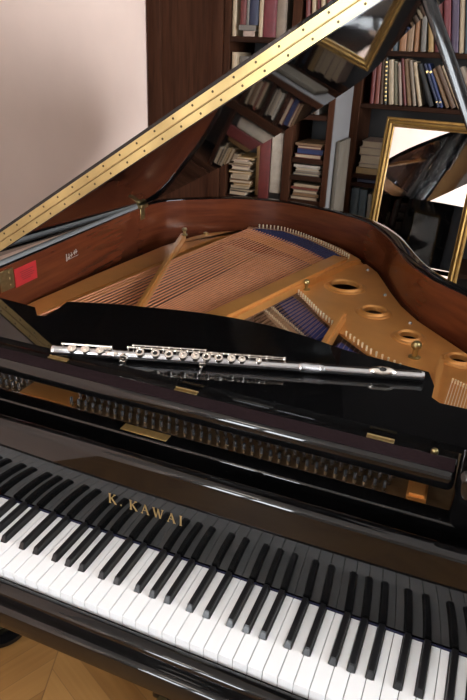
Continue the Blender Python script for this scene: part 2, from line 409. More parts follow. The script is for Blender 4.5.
b = MB(); b.prism(web, PZ + .000, PZ + .006, holes=[circ(c, r) for c, r in HO]); P_(b, 'treble_plate', GOLD)
for c, r in HO:
    b = MB(); rr = r
    b.lathe([(rr - .001, -.003), (rr - .001, .006), (rr + .002, .009), (rr + .006, .010), (rr + .010, .008), (rr + .0125, .004), (rr + .017, .0035), (rr + .021, .001), (rr + .021, -.003)], (c[0], c[1], PZ + .006), seg=36)
    P_(b, 'hole_ring', GOLD)
def bar(p0, p1, w0, w1, z0, z1, bev=.006):
    p0, p1 = Vector(p0), Vector(p1); d = (p1 - p0).normalized(); n_ = Vector((-d.y, d.x)); b = MB()
    b.prism([tuple(p0 + n_ * w0), tuple(p0 - n_ * w0), tuple(p1 - n_ * w1), tuple(p1 + n_ * w1)], z0, z1, bev=bev); return b
P_(bar((-.225, .36), (.004, 1.275), .034, .034, PZ + .006, PZ + .036, .009), 'plate_strut', GOLD)
P_(bar((-.32, .42), (-.592, 1.285), .0085, .010, PZ + .006, PZ + .030, .004), 'plate_strut', GOLD)
P_(bar((.135, .42), (.125, .80), .009, .010, PZ + .002, PZ + .032, .004), 'plate_strut', GOLD)
P_(bar((.402, .36), (.395, .60), .007, .008, PZ - .006, PZ + .044, .004), 'plate_strut', GOLD)
P_(bar((.412, .125), (.408, .24), .016, .016, PZ - .01, PZ + .012, .004), 'plate_strut', GOLD)
P_(bar((-.322, .125), (-.322, .24), .066, .066, PZ - .01, PZ + .0, .004), 'plate_strut', GOLD)
for k, (x, y, hh, rr) in enumerate([(-.575, 1.262, .028, .010), (-.553, 1.40, .006, .009), (-.030, .985, .032, .010), (.334, .660, .042, .0125)]):
    b = MB(); z_ = PZ + (.028 if k == 0 else .004)
    b.lathe([(rr * 1.15, 0), (rr * 1.15, .004), (rr * .55, .006), (rr * .5, hh * .55), (rr * .95, hh * .68), (rr, hh * .85), (rr * .7, hh), (0, hh)], (x, y, z_), seg=18)
    P_(b, 'plate_bolt', BRASS, label='brass bolt standing on the plate')
for x, y in [(.105, 1.265), (.20, 1.055), (.30, .872), (.44, .675)]:
    b = MB(); b.lathe([(.005, 0), (.005, .003), (.003, .006), (0, .0065)], (x - .006, y - .008, PZ + .006), seg=12); P_(b, 'plate_screw', STEEL)
# ---- soundboard, bridges
sb = [(-.67, .44)] + [tuple(p) for p in offset(IN, -.006) if p.y > .44] + [(.62, .44)]
b = MB(); b.prism(sb, .055, .075); P_(b, 'soundboard', SPRUCE)
b = MB(); b.sweep([Vector(p) for p in [(-.128, .862), (-.105, .832), (-.02, .735), (.07, .640), (.13, .585), (.25, .51)]], [(-.018, .075), (-.018, .149), (.018, .149), (.018, .075)]); tb = P_(b, 'tenor_bridge', BRIDGE)
b = MB()
for k in range(46):
    t = k / 45; x = -.118 + t * .34; y = (.850 - 1.06 * (x + .118)) if x < .1 else .618 - (x - .1) * .75
    for dx, dy in ((-.010, -.009), (.010, .009)): b.lathe([(.0018, 0), (.0018, .007), (0, .0075)], (x + dx, y + dy, .149), seg=6)
P_(b, 'bridge_pins', NICK, tb, kind='stuff')
b = MB(); b.sweep([Vector(p) for p in [(-.44, 1.34), (-.30, 1.29), (-.18, 1.23), (-.07, 1.13)]], [(-.016, .075), (-.016, .150), (.016, .150), (.016, .075)]); P_(b, 'bass_bridge', BRIDGE)
# blue felts under the tails of the strings
b = MB(); b.prism([(-.415, 1.470), (-.24, 1.380), (-.12, 1.295), (-.012, 1.205), (.03, 1.255), (.062, 1.318), (-.03, 1.418), (-.13, 1.490), (-.235, 1.530), (-.34, 1.540), (-.43, 1.522)], PZ - .01, PZ + .022, bev=.004); P_(b, 'hitch_plate', GOLD)
b = MB(); b.prism([(-.405, 1.478), (-.235, 1.388), (-.115, 1.302), (-.010, 1.214), (.020, 1.285), (-.045, 1.357), (-.158, 1.450), (-.285, 1.520), (-.376, 1.512)], PZ + .0215, PZ + .0235); P_(b, 'string_felt', BLUEF)
b = MB(); b.prism([(-.072, .955), (-.098, .897), (-.010, .782), (.090, .672), (.118, .735), (.055, .805), (-.007, .888)], PZ - .030, PZ - .006); P_(b, 'string_felt', BLUEF)
b = MB(); b.prism([(.150, .690), (.145, .655), (.235, .585), (.305, .555), (.30, .578), (.236, .612)], PZ - .030, PZ - .006); P_(b, 'string_felt', BLUEF)
# hitch pins
HB = spline([(-.380, 1.518), (-.285, 1.528), (-.158, 1.458), (-.041, 1.366), (.022, 1.303)], 10)
def along(path, n):
    L = [0]
    for a, c in zip(path, path[1:]): L.append(L[-1] + (c - a).length)
    out = []
    for k in range(n):
        s_ = L[-1] * k / (n - 1); j = max(i for i in range(len(L)) if L[i] <= s_ + 1e-9); j = min(j, len(path) - 2)
        out.append(path[j].lerp(path[j + 1], (s_ - L[j]) / (L[j + 1] - L[j])))
    return out
b = MB(); b.lathe([(.0023, 0), (.0023, .013), (.0031, .0145), (0, .017)], (0, 0, 0), seg=8)
hp = None
def hitch(p, z):
    global hp
    if hp is None: hp = b.build('hitch_pin', NICK, piano, loc=(p[0], p[1], z + K))
    else: dup(hp, piano, (p[0], p[1], z + K))
bh = along(HB, 34)
for p in bh: hitch(p, PZ + .022)
th = along([Vector((-.060, .962)), Vector((-.003, .893)), Vector((.058, .812)), Vector((.108, .757))], 17)
for p in th: hitch(p, PZ + .004)
trh = along([Vector((.158, .705)), Vector((.238, .628)), Vector((.30, .592)), Vector((.385, .532))], 17)
for p in trh: hitch(p, PZ + .004)
# strings
def string(p0, p1, r, m_, name):
    b = MB(); b.tube([p0, p1], r, 6); P_(b, name, m_)
WE = along(spline([(-.405, 1.480), (-.232, 1.392), (-.113, 1.306), (-.010, 1.214)], 8), 34)
for k, p in enumerate(bh):
    w_ = WE[k]; t = k / 14 * .60 if k < 15 else .60 + (k - 14) / 19 * .40
    q = Vector((-.618 + .36 * t, .30, PZ + .004)); e = Vector((w_.x, w_.y, PZ + .027)); f_ = Vector((p.x, p.y, PZ + .030))
    r_ = .0026 - .0010 * t if k < 15 else .0012
    for dx in ((0,) if k < 15 else (-.0020, .0020)):
        o_ = Vector((dx, 0, 0)); b = MB(); b.tube([q + o_, e + o_], r_, 6); b.mi = 1; b.tube([e + o_, f_ + o_ * .6], .0006, 4); P_(b, 'bass_string', [COPPER, PIN])
for k, p in enumerate(th):
    t = k / 16; x0 = -.245 + .30 * t
    for dx in (-.0022, .0022)[: 2 if k < 15 else 1]: string((x0 + dx, .30, PZ - .004), (p.x + dx, p.y, PZ + .010), .0005, WIRE, 'treble_string')
tst = MB()
for k in range(22):      # tenor wires running on beneath the bass strings
    t = k / 21; x0 = -.50 + .40 * t; x1 = -.40 + .36 * t; y1 = 1.30 - .16 * t
    tst.tube([(x0, .34, PZ - .014), (x1, y1, PZ - .008)], .0005, 4)
P_(tst, 'under_strings', WIRE, kind='stuff')
for k, p in enumerate(trh):
    t = k / 16; x0 = .150 + .225 * t
    string((x0, .30, PZ - .004), (p.x, p.y, PZ + .010), .0005, WIRE, 'treble_string')
b = MB()
for k in range(26):
    x = .416 + k * .006; b.tube([(x, .30, PZ + .0), (x + .012, .565 - k * .003, PZ + .010)], .0008, 5)
    b.lathe([(.002, 0), (.002, .012), (0, .013)], (x + .0125, .568 - k * .003, PZ + .004), seg=6)
P_(b, 'high_treble_strings', NICK, kind='stuff')
# tuning pins with their coils
pb = MB(); pb.lathe([(.0034, 0), (.0034, .019), (.0028, .0235), (0, .024)], (0, 0, 0), seg=8)
pb.mi = 1
for zc in (.006, .0085, .011): pb.lathe([(.0034, zc - .0012), (.0046, zc), (.0034, zc + .0012)], (0, 0, 0), seg=8)
spots = []
for k in range(40):
    for row in range(4): spots.append((-.262 + k * .0168 + row * .0042, .138 + row * .024))
for k in range(18):
    for row in range(4): spots.append((-.655 + k * .0155 + row * .004, .138 + row * .024))
spots = [s for s in spots if not (.375 < s[0])]
spots.sort(key=lambda s: (s[1] > .19, abs(s[0] - .05)))
pin0 = None; rest = MB()
for k, (x, y) in enumerate(spots):
    z_ = PZ - .009 + K
    if k == 0: pin0 = pb.build('tuning_pin', [PIN, COIL], piano, loc=(x, y, z_))
    elif k < 100: dup(pin0, piano, (x, y, z_))
    else:
        rest.mi = 0; rest.lathe([(.0034, 0), (.0034, .019), (.0028, .0235), (0, .024)], (x, y, z_ - K), seg=7)
        rest.mi = 1; rest.lathe([(.0034, .005), (.0046, .0075), (.0034, .011)], (x, y, z_ - K), seg=7)
P_(rest, 'further_tuning_pins', [PIN, COIL], kind='stuff')
# damper line hidden under the desk
b = MB()
for k in range(60): b.box(-.60 + k * .02, -.588 + k * .02, .385, .40, PZ - .004, PZ + .03)
P_(b, 'damper_heads', LACQ2, kind='stuff')

# ---- music desk lying flat
DZ = .255
desk = [(-.625, .166), (.62, .166), (.62, .297), (.416, .297), (.400, .312), (.399, .360), (.383, .413), (.325, .421), (.21, .436), (.12, .464), (.03, .483), (-.057, .486), (-.12, .481), (-.19, .469), (-.336, .434), (-.42, .404), (-.449, .392), (-.441, .343), (-.440, .297), (-.458, .294), (-.492, .330), (-.625, .342)]
b = MB(); b.prism(desk, DZ - .012, DZ, bev=.0012); mdesk = P_(b, 'music_desk', LACQ)
b = MB(); b.box(-.625, .462, .0905, .1345, .216, .250, .011, 5); P_(b, 'desk_ledge', LACQ, mdesk)
b = MB(); b.box(-.620, .458, .0985, .133, .2495, .2512, .0004, 1); P_(b, 'ledge_felt', BROWNF, mdesk)
b = MB(); b.box(-.625, .462, .130, .170, .226, .2425, .002, 2); P_(b, 'desk_frame', LACQ, mdesk)
for x0, y0 in ((-.322, .147), (-.038, .143), (.316, .143)):
    b = MB(); b.box(x0, x0 + .045, y0 + .004, y0 + .013, .2425, .2440, .0004, 1)
    b.tube([(x0, y0 + .013, .2446), (x0 + .045, y0 + .013, .2446)], .0014, 8)
    P_(b, 'desk_hinge', BRASSD, mdesk)
b = MB(); b.lathe([(.006, 0), (.006, .005), (.004, .008), (0, .009)], (.425, .150, .2425), seg=14); P_(b, 'desk_knob', BRASS, mdesk)
b = MB(); b.box(.4635, .520, .078, .164, .150, .266, .016, 4); P_(b, 'desk_rail', LACQ)
b = MB(); b.box(-.680, -.628, .030, .36, .165, .262, .014, 4); P_(b, 'desk_rail', LACQ)

# ---- lid
LA = R(32.6); HX, HZ = -.742, .288
ML = Matrix.Translation((HX, .45, HZ)) @ Matrix.Rotation(R(-1.0), 4, 'Z') @ Matrix.Rotation(-LA, 4, 'Y') @ Matrix.Translation((0, -.45, 0))
OUT = offset(IN, .046); LF = .45
lp = [(p.x - HX, p.y) for p in OUT if p.y > LF]
lp = [(.0, LF)] + [(max(x, 0), y) for x, y in lp] + [(1.395, LF)]
b = MB(); b.prism(lp, 0, .022, mtx=ML); lid = P_(b, 'lid', LACQ, label='polished black lid raised on its prop')
fl = [(.0, LF)] + [(.0, .93)] + [(x, y) for x, y in lp if y < .93 and x > .5] + [(1.395, LF)]
b = MB(); b.prism(fl, .0235, .0455, mtx=ML); P_(b, 'front_flap', LACQ, lid)
b = MB(); b.box(0, 1.392, LF - .0015, LF, .002, .0195, mtx=ML); P_(b, 'hinge_leaf', BRASS, lid)
b = MB(); b.box(0, 1.392, LF - .0015, LF, .0215, .0385, mtx=ML); P_(b, 'hinge_leaf', BRASS, lid)
b = MB(); b.tube([ML @ Vector((0, LF - .0012, .0205)), ML @ Vector((1.392, LF - .0012, .0205))], .0018, 10); P_(b, 'hinge_knuckle', BRASSD, lid)
sc = None
nrm = ML.to_3x3()
for k in range(27):
    for row, (zz, off) in enumerate(((.0100, .020), (.0315, .012))):
        p = ML @ Vector((off + k * .051, LF - .0016, zz)); p.z += K
        if sc is None:
            b = MB(); b.lathe([(.0026, 0), (.0022, .0008), (0, .001)], (0, 0, 0), (0, -1, 0), 10); sc = b.build('hinge_screw', SCREW, lid, loc=p)
        else: dup(sc, lid, p)
# long steel hinge along the bass rim, and the brass brackets
b = MB(); b.tube([(-.700, .34, RT + .001), (-.704, .46, RT + .001), (-.715, .75, RT + .001), (-.7285, 1.19, RT + .001)], .0085, 12); P_(b, 'lid_rod_hinge', STEEL)
b = MB(); b.box(-.740, -.7075, 1.185, 1.235, RT - .004, RT + .010, .002, 1); b.box(-.7175, -.7135, 1.19, 1.232, RT - .045, RT + .002, .001, 1)
b.lathe([(.004, 0), (.003, .002), (0, .0025)], (-.7135, 1.211, RT - .034), (1, 0, 0), 10); P_(b, 'lid_bracket', BRASSD)
b = MB(); b.box(-.684, -.6795, .430, .482, .222, .276, .001, 1)
for z_ in (.232, .250, .266): b.lathe([(.004, 0), (.003, .002), (0, .0025)], (-.6795, .467, z_), (1, 0, 0), 10)
P_(b, 'rim_bracket', BRASSD)
# red notice and the pale maker's transfer on the inner rim
def on_rim(y, z, dx=.0): # inner face of the bass rim, just proud of the veneer
    xs_ = [(-.684, .2), (-.686, .43), (-.700, .75), (-.714, 1.08)]
    for (a, ya), (c, yc) in zip(xs_, xs_[1:]):
        if ya <= y <= yc: return a + (c - a) * (y - ya) / (yc - ya) + .0045 + dx
    return -.68
def patch(name, y0, y1, z0, z1, m_, parent, dx, dz=0):
    b = MB(); q = [(y0, z0 + dz), (y1, z0), (y1, z1), (y0, z1 + dz)]
    f = [b.bm.verts.new((on_rim(y, z, dx + .0012), y, z)) for y, z in q]; g_ = [b.bm.verts.new((on_rim(y, z, -.002), y, z)) for y, z in q]
    b.bm.faces.new(f); b.bm.faces.new(g_[::-1])
    for k in range(4): b.bm.faces.new((f[k], g_[k], g_[(k + 1) % 4], f[(k + 1) % 4]))
    return P_(b, name, m_, parent)
stk = patch('notice_sticker', .488, .580, .217, .267, RED, piano, .0006)
for k, (a, c) in enumerate([(.510, .566), (.512, .558), (.510, .568), (.514, .564), (.518, .552)]):
    patch('notice_line', a, c, .252 - k * .0055, .2538 - k * .0055, INK, stk, .0012)
tr = MB()
for k, (a, c, z0, z1) in enumerate([(.722, .727, .222, .244), (.729, .742, .228, .232), (.735, .739, .226, .242), (.744, .756, .232, .236), (.748, .751, .228, .243), (.758, .782, .236, .239), (.764, .768, .230, .244), (.773, .777, .232, .246), (.72, .785, .2245, .226)]):
    f = [tr.bm.verts.new((on_rim(y, z, .001), y, z)) for y, z in ((a, z0), (c, z0), (c, z1), (a, z1))]; tr.bm.faces.new(f)
P_(tr, 'maker_emblem', GREYINK)
# lid prop
b = MB()
pa, pc = at(428.5, 0, .50), at(463.5, 100, .50); d_ = (pa - pc).normalized(); p0 = pc - Vector((0, 0, K)); p0 = p0 - d_ * ((p0.z - .262) / d_.z)
Lp = 0
while True:
    q = ML.inverted() @ (p0 + d_ * Lp)
    if q.z > -.004 or Lp > 1.2: break
    Lp += .004
zax = d_; yax = Vector((0, 1, 0)); xax = yax.cross(zax)
MP = Matrix((xax, yax, zax)).transposed().to_4x4(); MP.translation = p0
b.box(-.011, .011, -.010, .010, 0, Lp, .004, 3, mtx=MP); P_(b, 'lid_prop', PROPM)
b = MB(); b.box(-.02, .02, -.016, .016, -.03, .02, .003, 2, mtx=MP); P_(b, 'prop_hinge', BRASS)
# ---- legs, lyre
def leg(x, y):
    b = MB(); b.prism([(-.055, -.055), (.055, -.055), (.055, .055), (-.055, .055)], -.10, -.0)  # placeholder block, tapered below
    for v in b.bm.verts:
        v.co.z = -.13 if v.co.z > -.05 else -.655
        if v.co.z < -.5: v.co.x *= .62; v.co.y *= .62
    b.box(-.075, .075, -.075, .075, -.17, -.131, .006, 2)
    lo = P_(b, 'leg', LACQ); lo.location = (x, y, 0)
    b = MB(); b.lathe([(.024, .0), (.03, .012), (.03, .03), (.022, .05), (.020, .07)], (x, y, -.715), seg=20); c_ = P_(b, 'caster', BRASS, lo); c_.location = (-x, -y, 0)
for x, y in ((-.640, .215), (.62, .20), (-.35, 1.36)): leg(x, y)
b = MB()
b.box(-.128, .105, .190, .30, -.715, -.668, .006, 2)
for x in (-.085, .035): b.lathe([(.020, 0), (.014, .02), (.011, .25), (.014, .51), (.02, .54)], (x, .24, -.668), seg=16)
b.box(-.14, .09, .2, .29, -.150, -.13, .003, 1)
lyre = P_(b, 'pedal_lyre', LACQ)
for x in (-.095, -.025, .045):
    b = MB(); b.box(x - .012, x + .012, .09, .20, -.705, -.695, .004, 2); P_(b, 'pedal', BRASS, lyre)
# caster cups under the legs
for (x, y), lb in zip(((-.640, .215), (.62, .20), (-.35, 1.36)), ('round black caster cup on the parquet under the bass front leg', 'round black caster cup under the treble front leg of the piano', 'round black caster cup under the rear leg of the piano')):
    b = MB(); b.lathe([(0, 0), (.070, 0), (.078, .006), (.078, .020), (.070, .026), (.040, .026), (.032, .0185), (0, .0185)], (0, 0, 0), seg=40)
    c = b.build('caster_cup', LACQ2, loc=(x, y, 0)); tag(c, lb, 'caster cup', 'caster cups under the piano legs')

# ================================================================== THE FLUTE
FA = Vector((-.303, .1445, DZ + .0111 + K)); FB = Vector((.3775, .368, DZ + .0111 + K))
t_ = (FB - FA).normalized(); up = Vector((0, 0, 1)); bk_ = up.cross(t_).normalized()     # towards the strings
flute = empty('flute', 'silver concert flute lying across the flat music desk', 'flute', loc=(FA + FB) / 2 - Vector((0, 0, .0102)))
fo = Vector(flute.location)
def F_(mb, name, m_, parent=flute, **kw): return mb.build(name, m_, parent, shift=-fo, **kw)
ax = lambda s: FA + t_ * s
kn = (up * .85 - bk_ * .52).normalized(); ks = kn.cross(t_).normalized()
b = MB(); b.lathe([(.0072, 0), (.0097, .0005), (.0102, .002), (.0102, .007), (.0095, .009), (.0095, .120), (.0101, .121), (.0101, .127), (.0095, .128), (.0095, .1285), (.0080, .1286), (.0072, .02), (0, .02)], FA, t_, 28); F_(b, 'foot_joint', SILVERT)
b = MB(); b.lathe([(.0080, .129), (.0095, .1292), (.0095, .480), (.0105, .481), (.0111, .485), (.0105, .489), (.0098, .490), (.0098, .518), (.0107, .519), (.0111, .523), (.0107, .527), (.0092, .528)], FA, t_, 28); F_(b, 'body_tube', SILVERT)
b = MB(); b.lathe([(.0090, .5282), (.0090, .56), (.0088, .708), (.0093, .709), (.0095, .712), (.0088, .715), (.006, .7165), (0, .717)], FA, t_, 28); head = F_(b, 'head_joint', SILVERT)
# engraved barrel between the rings
b = MB()
for k in range(9): b.lathe([(.0098, .4925 + k * .003), (.0101, .4932 + k * .003), (.0098, .4939 + k * .003)], FA, t_, 24)
F_(b, 'barrel_engraving', PIN)
# lip plate: a saddle hugging the tube, with the blow hole
b = MB(); c0 = .6365; nu, nv = 20, 12; grid = []
for i in range(nu + 1):
    row = []
    for j in range(nv + 1):
        th = 2 * PI * i / nu; rr = j / nv
        row.append((math.cos(th) * rr, math.sin(th) * rr))
    grid.append(row)
lipn = (up * .84 - bk_ * .54).normalized(); lips = lipn.cross(t_).normalized()
def lip(a, c, lift):
    ang = c * 1.2; rad = .0090 + lift
    return ax(c0 + a * .0250) + (lipn * math.cos(ang) + lips * math.sin(ang)) * rad
hole_j = 4
for i in range(nu):
    for j in range(hole_j, nv):
        def pt(ii, jj):
            a, c = grid[ii][jj]; f = math.hypot(a, c)
            if jj == hole_j: a, c = a * .83, c * .83
            return b.bm.verts.new(lip(a, c, .0042 * (1 - f ** 4) + .0006))
        b.bm.faces.new((pt(i, j), pt(i + 1, j), pt(i + 1, j + 1), pt(i, j + 1)))
bmesh.ops.remove_doubles(b.bm, verts=b.bm.verts[:], dist=1e-5)
F_(b, 'lip_plate', SILVER, head, ang=60)
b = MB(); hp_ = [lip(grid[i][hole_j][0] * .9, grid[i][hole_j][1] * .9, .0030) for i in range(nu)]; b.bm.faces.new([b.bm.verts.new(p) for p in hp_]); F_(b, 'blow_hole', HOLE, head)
# rods and posts
def rod(s0, s1, side, h, r=.0016, name='key_rod'):
    o = kn * h + ks * side; b = MB(); b.tube([ax(s0) + o, ax(s1) + o], r, 8)
    n_ = max(1, int((s1 - s0) / .022))
    for k in range(n_ + 1):
        s_ = s0 + (s1 - s0) * k / n_
        b.lathe([(r * 1.5, -.0012), (r * 1.65, 0), (r * 1.5, .0012)], ax(s_) + o, t_, 8)
    return F_(b, name, SILVER)
def post(s, side, h):
    b = MB(); base = ax(s) + (kn * math.sqrt(max(.0091 ** 2 - min(abs(side), .008) ** 2, 1e-6)) + ks * max(min(side, .008), -.008)); tip = ax(s) + kn * h + ks * side
    b.tube([base, tip], [.0016, .0012], 8)
    b.lathe([(0, -.0026), (.0020, -.0018), (.0026, 0), (.0020, .0018), (0, .0026)], tip, t_, 10); F_(b, 'rod_post', SILVER)
BS = .0115          # rod line sits to the strings' side of the cups
rod(.022, .118, -BS * -.75, .0128); rod(.150, .452, BS, .0115); rod(.385, .452, BS * .45, .0150, .0012); rod(.160, .30, BS * 1.25, .0150, .0012)
for s_ in (.022, .068, .118): post(s_, BS * .75, .0128)
for s_ in (.150, .218, .266, .312, .345, .385, .418, .452): post(s_, BS, .0115)
for s_ in (.385, .418, .452): post(s_, BS * .45, .0150)
for s_ in (.160, .23, .30): post(s_, BS * 1.25, .0150)
def cup(s, r, opened, side=0.0, h=.0135, lever=True, dirn=None):
    n_ = (dirn or kn); base = ax(s) + n_ * 0 + ks * side
    b = MB()
    b.lathe([(r * .93, .0092 - .004), (r * .93, h - .0006)], base, n_, 22)                               # tone-hole chimney
    o_ = base + n_ * h
    if opened: b.lathe([(r * .50, 0), (r, 0), (r * 1.02, .0012), (r * .96, .0030), (r * .70, .0034), (r * .54, .0030), (r * .50, .0026)], o_, n_, 24, closed=True)
    else: b.lathe([(0, 0), (r, 0), (r * 1.02, .0012), (r * .95, .0030), (r * .60, .0034), (r * .56, .0028), (r * .3, .0030), (r * .2, .0036), (0, .0040)], o_, n_, 24)
    c = F_(b, 'key_cup', SILVER)
    if opened:
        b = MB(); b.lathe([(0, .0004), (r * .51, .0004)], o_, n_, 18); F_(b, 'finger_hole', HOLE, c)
    if lever:
        b = MB(); p = o_ + n_ * .0020 + ks * r * .75; q = ax(s) + kn * .0118 + ks * BS; b.tube([p, (p + q) / 2 + kn * .001, q], [.0017, .0014, .0014], 6); F_(b, 'key_arm', SILVER, c)
for s_, r_, op in [(.175, .0085, 1), (.205, .0085, 1), (.231, .0085, 1), (.258, .0084, 0), (.282, .0084, 0), (.303, .0084, 1), (.327, .0080, 1), (.351, .0082, 0), (.371, .0072, 0), (.403, .0058, 0)]:
    cup(s_, r_, op)
for s_, r_ in [(.042, .0086), (.068, .0086), (.097, .0082)]: cup(s_, r_, 0, h=.0108, lever=False)
cup(.143, .0090, 0, lever=False, dirn=(kn * .35 - ks * .94).normalized(), h=.0105)
# touch pieces and the crutch lever on the near side
for s_, L_, w_, dn, off in [(.106, .026, .0036, (kn * .9 + ks * .42), .0125), (.122, .020, .0030, (kn * .9 - ks * .40), .0125), (.296, .013, .0042, (kn * .25 - ks * .97), .0120), (.318, .018, .0026, (kn * .75 + ks * .66), .0135), (.245, .016, .0024, (kn * .75 + ks * .66), .0150)]:
    dn = dn.normalized(); o_ = ax(s_) + dn * off; sd = dn.cross(t_).normalized(); b = MB()
    M_ = Matrix((t_, sd, dn)).transposed().to_4x4(); M_.translation = o_
    b.box(-L_ / 2, L_ / 2, -w_, w_, -.0012, .0012, .0011, 2, mtx=M_)
    b.tube([o_ - dn * .001, o_ - dn * (off - .0085)], .0013, 6); F_(b, 'touch_piece', SILVER)
b = MB(); o_ = ax(.296); dn = (kn * -.20 - ks * .98).normalized()
b.tube([o_ + dn * .009, o_ + dn * .0125 - t_ * .001, o_ + dn * .014 - t_ * .005], [.0018, .0026, .0030], 8); F_(b, 'crutch', SILVER)

# ================================================================== BOOKCASES
def shelf_unit(name, label, x0, x1, y0, y1, ztop, boards, uprights, back=True, sw=.03):
    e = empty(name, label, 'bookcase', loc=((x0 + x1) / 2, (y0 + y1) / 2, 0)); sh = -Vector(e.location)
    for a, c in uprights: MB().box(a, c, y0, y1, 0, ztop, .002, 1).build('side_panel', DWOOD, e, shift=sh)
    us = sorted(uprights)
    for z, a, c in boards: MB().box(a, c, y0 + .004, y1, z - .022, z, .002, 1).build('shelf', DWOOD2, e, shift=sh)
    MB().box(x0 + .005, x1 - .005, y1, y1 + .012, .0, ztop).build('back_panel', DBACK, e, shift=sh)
    MB().box(x0, x1, y0 - .01, y1 + .012, ztop, ztop + .03, .004, 2).build('top_board', DWOOD, e, shift=sh)
    return e, sh
# the left unit: tall cupboard door, then two bays of shelves
LY0, LY1 = 2.05, 2.36
Z = lambda v: v + K
lb = []
for z, a, c in [(.853, -.755, -.477), (.795 - .0, -.755, -.765)]: pass
lshelf1 = [.853, .52, .175, -.20, -.50]; lshelf2 = [.853, .56, .375, .30, .19, -.25]
lb += [(Z(z), -.755, -.478) for z in lshelf1] + [(Z(z), -.440, -.29) for z in lshelf2] + [(.03, -1.14, -.29)]
left, lsh = shelf_unit('bookcase', 'dark wooden bookcase with tall cupboard door beside the pink wall', -1.165, -.262, LY0, LY1, 2.70, lb, [(-1.165, -1.135), (-.783, -.755), (-.478, -.440), (-.290, -.262)])
b = MB()
fx0, fx1, fz0, fz1 = -1.133, -.785, .06, 2.66
b.box(fx0, fx0 + .045, LY0 - .008, LY0 + .014, fz0, fz1, .003, 2).box(fx1 - .055, fx1, LY0 - .008, LY0 + .014, fz0, fz1, .003, 2)
b.box(fx0 + .045, fx1 - .055, LY0 - .008, LY0 + .014, fz0, fz0 + .09, .003, 2).box(fx0 + .045, fx1 - .055, LY0 - .008, LY0 + .014, fz1 - .08, fz1, .003, 2)
b.box(fx0 + .04, fx1 - .05, LY0 + .002, LY0 + .012, fz0 + .08, fz1 - .07)
door = b.build('door', DWOOD, left, shift=lsh)
wall('wall_alcove', XL, -.42, LY1 + .02, YB, 0, ZC, PLASTER)
# the right unit
RY0, RY1 = 2.50, 2.80
rshelf = [.822, .590, .215, -.18, -.50]
rb = [(Z(z), -.250, .76) for z in rshelf] + [(Z(.258), -.250, -.06), (.03, -.25, .76), (Z(1.13), -.25, .76)]
right, rsh = shelf_unit('bookcase', 'dark wooden bookcase behind the gilt mirror', -.312, .82, RY0, RY1, 2.70, rb, [(-.312, -.250), (.76, .82), (-.06, -.035)][:2])

# ---- books
BC = {}
def cloth(name, c):
    c = tuple(v * q for v, q in zip(c, (.62, .58, .52)))
    if name not in BC: BC[name] = mat('cover_' + name, c, .55, noise=.25, nscale=40, coat=.05)
    return BC[name]
CL = dict(dark_red=(.16, .018, .016), crimson=(.17, .010, .022), brick_red=(.22, .05, .03), navy=(.012, .020, .075), blue=(.02, .04, .17), slate=(.10, .15, .20), cream=(.56, .45, .32), tan=(.30, .185, .10), brown=(.15, .085, .05), orange_tan=(.36, .17, .07),
          grey_green=(.26, .25, .18), black=(.010, .010, .011), pink_grey=(.36, .27, .23), beige=(.30, .24, .19), white=(.60, .57, .52), pale_pink=(.55, .42, .37), yellow=(.46, .36, .07), ochre=(.42, .27, .10), violet=(.07, .04, .10), grey=(.20, .19, .18), green=(.03, .07, .04))
WORD = lambda c: c.replace('_', ' ')
def book(x, y, z, w_, h, d, col, label, lean=0.0, group=None, lying=False, turn=0.0, band=None, pagesfront=False, cat='book', name='book'):
    """standing: (x) left foot of the spine, front at y. lying: x centre. Origin at the foot."""
    b = MB(); t = min(.0025, w_ * .18); pg = .004
    if not lying:
        b.mi = 0
        if pagesfront:   # spine to the back, page edges outward
            b.box(0, t, 0, d, 0, h, .0006, 1).box(w_ - t, w_, 0, d, 0, h, .0006, 1).box(t, w_ - t, d - t, d, 0, h)
            b.mi = 1; b.box(t, w_ - t, pg, d - t, pg, h - pg)
        else:
            # rounded spine
            n = 8; ol = [(0, d), (0, .004)] + [(w_ / 2 - w_ / 2 * math.cos(PI * k / n), .004 - .004 * math.sin(PI * k / n)) for k in range(1, n)] + [(w_, .004), (w_, d), (w_ - t, d), (w_ - t, .008), (t, .008), (t, d)]
            b.prism(ol, 0, h)
            if band:
                b.mi = 2
                for f0, f1 in band: b.box(w_ * .06, w_ * .94, -.0006, .003, h * f0, h * f1)
            b.mi = 1; b.box(t, w_ - t, .0085, d - pg, pg, h - pg)
    else:
        b.mi = 0; b.box(-w_ / 2, w_ / 2, 0, d, 0, t, .0006, 1).box(-w_ / 2, w_ / 2, 0, d, h - t, h, .0006, 1)
        if pagesfront: b.box(-w_ / 2, w_ / 2, d - t, d, t, h - t)
        else: b.box(-w_ / 2, w_ / 2, 0, t, t, h - t)
        b.mi = 1; b.box(-w_ / 2 + pg, w_ / 2 - pg, (.003 if pagesfront else t), d - (t if pagesfront else pg), t, h - t)
    o = b.build(name, [cloth(col, CL[col]), PAPER, LETTER], loc=(x, y, z))
    o.rotation_euler = (0, -R(lean), R(turn))
    tag(o, label, cat, group); return o
ORD = ['first', 'second', 'third', 'fourth', 'fifth', 'sixth', 'seventh', 'eighth', 'ninth', 'tenth', 'eleventh', 'twelfth', 'thirteenth', 'fourteenth', 'fifteenth', 'sixteenth', 'seventeenth', 'eighteenth', 'nineteenth', 'twentieth']
